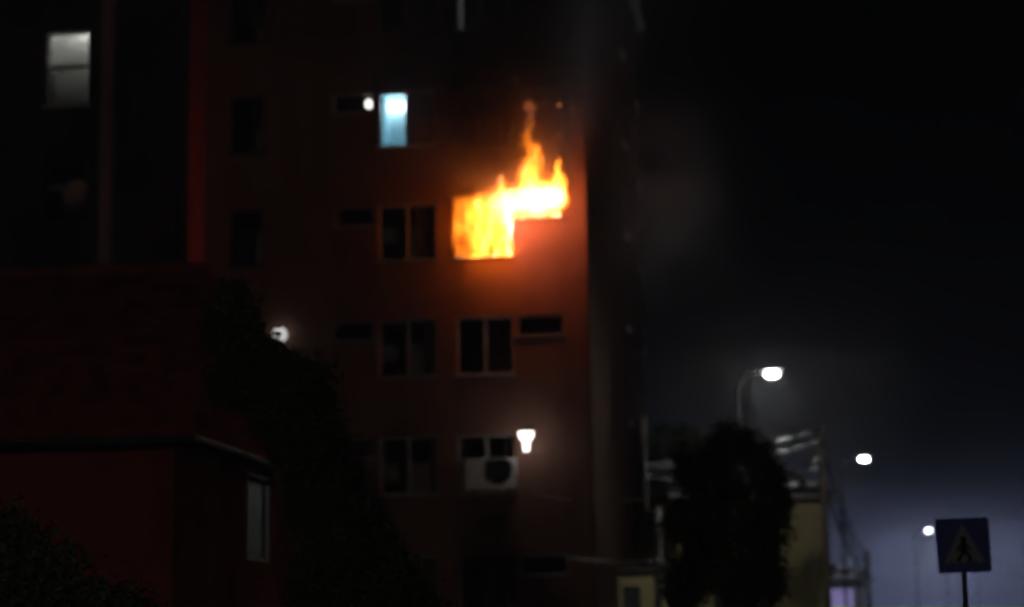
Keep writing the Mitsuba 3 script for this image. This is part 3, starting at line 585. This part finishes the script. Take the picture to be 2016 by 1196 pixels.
# ------------------------------------------------------------------ trees and bushes
def crown_mesh(c, r, n, leaf, seed, squash=1.0, clumps=26):
    g = np.random.default_rng(seed); c, r = np.array(c, float), np.array(r, float)
    cl = []
    while len(cl) < clumps:
        q = g.uniform(-1, 1, 3)
        if .35 < np.linalg.norm(q) < 1: cl.append(q * .78)
    cl = np.array(cl); pick = g.integers(0, clumps, n); spread = g.normal(0, .2, (n, 3))
    pos = c + (cl[pick] + spread) * r
    a = g.normal(size=(n, 3)); a /= np.linalg.norm(a, axis=1, keepdims=True); b = np.cross(a, g.normal(size=(n, 3))); b /= np.linalg.norm(b, axis=1, keepdims=True)
    L = leaf * g.uniform(.6, 1.3, (n, 1)); Wd = L * .42
    v = np.stack([pos - a * L, pos + b * Wd, pos + a * L, pos - b * Wd], 1).reshape(-1, 3); i = np.arange(n)[:, None] * 4
    return trimesh.Trimesh(v, np.vstack([i + [0, 1, 2], i + [0, 2, 3]]), process=False), c + cl * r
def tree(name, label, foot, lobes, n, leaf, seed, mat='leaf', trunk=.16, cat_='tree'):
    """a crown of several lobes of leaves on one forked trunk"""
    t = thing(name, label, cat_); tot = sum(np.prod(r) ** (2 / 3) for c, r in lobes); ms, tips = [], []
    for i, (c, r) in enumerate(lobes):
        m, cl = crown_mesh(c, r, int(n * np.prod(r) ** (2 / 3) / tot), leaf, seed + i); ms.append(m); tips.append((np.array(c), cl))
    obj('crown', cat(ms), mat, t)
    f = np.array(foot, float); cen = np.mean([c for c, _ in tips], 0); mid = f + (cen - f) * .55
    limbs = [tube([f, f + (mid - f) * .5, mid], [trunk, trunk * .85, trunk * .7], 9)]
    for c, cl in tips:
        limbs.append(tube([mid, mid + (c - mid) * .5 + [0, 0, .06], c], [trunk * .6, trunk * .42, trunk * .25], 7))
        for q in cl[::3]: limbs.append(tube([c, c + (q - c) * .5 + [0, 0, .04], q + (q - c) * .25], [trunk * .25, trunk * .13, .008], 5))
    obj('trunk', cat(limbs), 'bark', t, smooth=40)
def lobe(px, py, Y, rx, ry): k = Y / FPX; return at(px, py, Y), (rx * k, min(rx, ry) * k, ry * k)
Y = 26.5
tree('dark_tree', 'black leafy tree covering the right end of the red roof', (*at(640, 900, Y)[:2], 0),
     [lobe(455, 640, Y + .6, 55, 85), lobe(500, 745, Y + .3, 85, 90), lobe(575, 800, Y, 90, 105), lobe(610, 890, Y - .2, 70, 90), lobe(640, 960, Y, 70, 100)], 42000, .055, 3, trunk=.09)
Y = 25.0
tree('dark_shrub', 'black shrub spreading to the lower right of the dark tree', (*at(720, 1190, Y)[:2], 0),
     [lobe(690, 1060, Y, 75, 100), lobe(650, 1140, Y, 90, 110), lobe(750, 1150, Y - .3, 85, 100), lobe(800, 1240, Y, 90, 90)], 30000, .05, 14, trunk=.06, cat_='bush')
Y = 20.0
tree('round_bush', 'black bush in the bottom left corner of the picture', (*at(20, 1260, Y)[:2], 0),
     [lobe(-20, 1120, Y, 120, 140), lobe(90, 1190, Y, 130, 120), lobe(210, 1240, Y - .2, 130, 90), lobe(20, 1280, Y, 200, 120)], 30000, .05, 24, trunk=.05, cat_='bush')
Y = 47.5
tree('street_tree', 'black spreading street tree between the utility pole and the olive house', (*at(1420, 1190, Y)[:2], 0),
     [lobe(1365, 925, Y, 45, 62), lobe(1445, 880, Y + .4, 62, 52), lobe(1505, 930, Y, 45, 55), lobe(1425, 985, Y, 75, 60), lobe(1350, 1035, Y - .3, 50, 55), lobe(1505, 1040, Y + .3, 58, 55),
      lobe(1415, 1090, Y, 85, 62), lobe(1345, 1150, Y, 50, 60), lobe(1490, 1150, Y, 68, 66), lobe(1535, 985, Y + .2, 26, 30)], 17000, .11, 34, trunk=.13)
Y = 66.0
tree('yard_tree', 'dark tree rising behind the concrete pole left of the olive house', (*at(1320, 1190, Y)[:2], 0),
     [lobe(1290, 905, Y, 50, 60), lobe(1350, 880, Y, 55, 50), lobe(1275, 1000, Y + .5, 55, 75), lobe(1350, 990, Y, 60, 75), lobe(1400, 930, Y, 50, 60), lobe(1310, 1080, Y, 70, 70)], 17000, .13, 54, trunk=.15)

# ------------------------------------------------------------------ night haze, and the thicker fog further down the street
fs, ft, fz = (0.0, 200.0), (-22.0, 22.0), (0.2, 20.0)
ns_, nt_, nz_ = 64, 24, 32
FZ, FT, FS = np.meshgrid((np.arange(nz_) + .5) / nz_, (np.arange(nt_) + .5) / nt_, (np.arange(ns_) + .5) / ns_, indexing='ij')
fd_ = np.clip(FS * 14, 0, 1) * np.clip((1 - FS) * 12, 0, 1) * np.exp(-((FT - .5) * 2 / .62) ** 4) * np.exp(-(FZ / .32) ** 2)
fd_ *= .22 + .78 * np.clip((FS - .10) / .28, 0, 1)
fd_ *= .45 + 1.1 * meshkit.fbm(np.stack([FS * 14, FT * 4, FZ * 3], -1), 3, 77)
F0 = np.array([12.8, 75.5, 0])
FM = np.eye(4); FM[:3, 0] = S_DIR * (fs[1] - fs[0]); FM[:3, 1] = S_NRM * -(ft[1] - ft[0]); FM[:3, 2] = [0, 0, fz[1] - fz[0]]; FM[:3, 3] = F0 + S_NRM * ft[1] + np.array([0, 0, fz[0]])
scene['fog_air'] = {'type': 'heterogeneous', 'albedo': rgb(.67, .73, .99), 'sigma_t': {'type': 'gridvolume', 'grid': mi.VolumeGrid((fd_ * .05)[..., None].astype(np.float32)), 'to_world': T(FM.tolist()), 'wrap_mode': 'clamp'}, 'scale': 1.0}
scene['street_fog'] = {'type': 'cube', 'to_world': T((FM @ C2).tolist()), 'bsdf': {'type': 'null'}, 'interior': {'type': 'ref', 'id': 'fog_air'}, 'exterior': {'type': 'ref', 'id': 'night_air'}}
labels['street_fog'] = {'label': 'bluish fog and smoke filling the far street under the lamps', 'category': 'fog', 'kind': 'stuff'}
scene['night_air'] = {'type': 'homogeneous', 'albedo': rgb(.72, .78, .98), 'sigma_t': 0.0009}
scene['haze'] = {'type': 'cube', 'to_world': T().translate([49, 139, 11.6]).scale([129, 179, 12.6]), 'bsdf': {'type': 'null'}, 'interior': {'type': 'ref', 'id': 'night_air'}}
labels['haze'] = {'label': 'thin blue night haze glowing around the street lamps', 'category': 'haze', 'kind': 'stuff'}
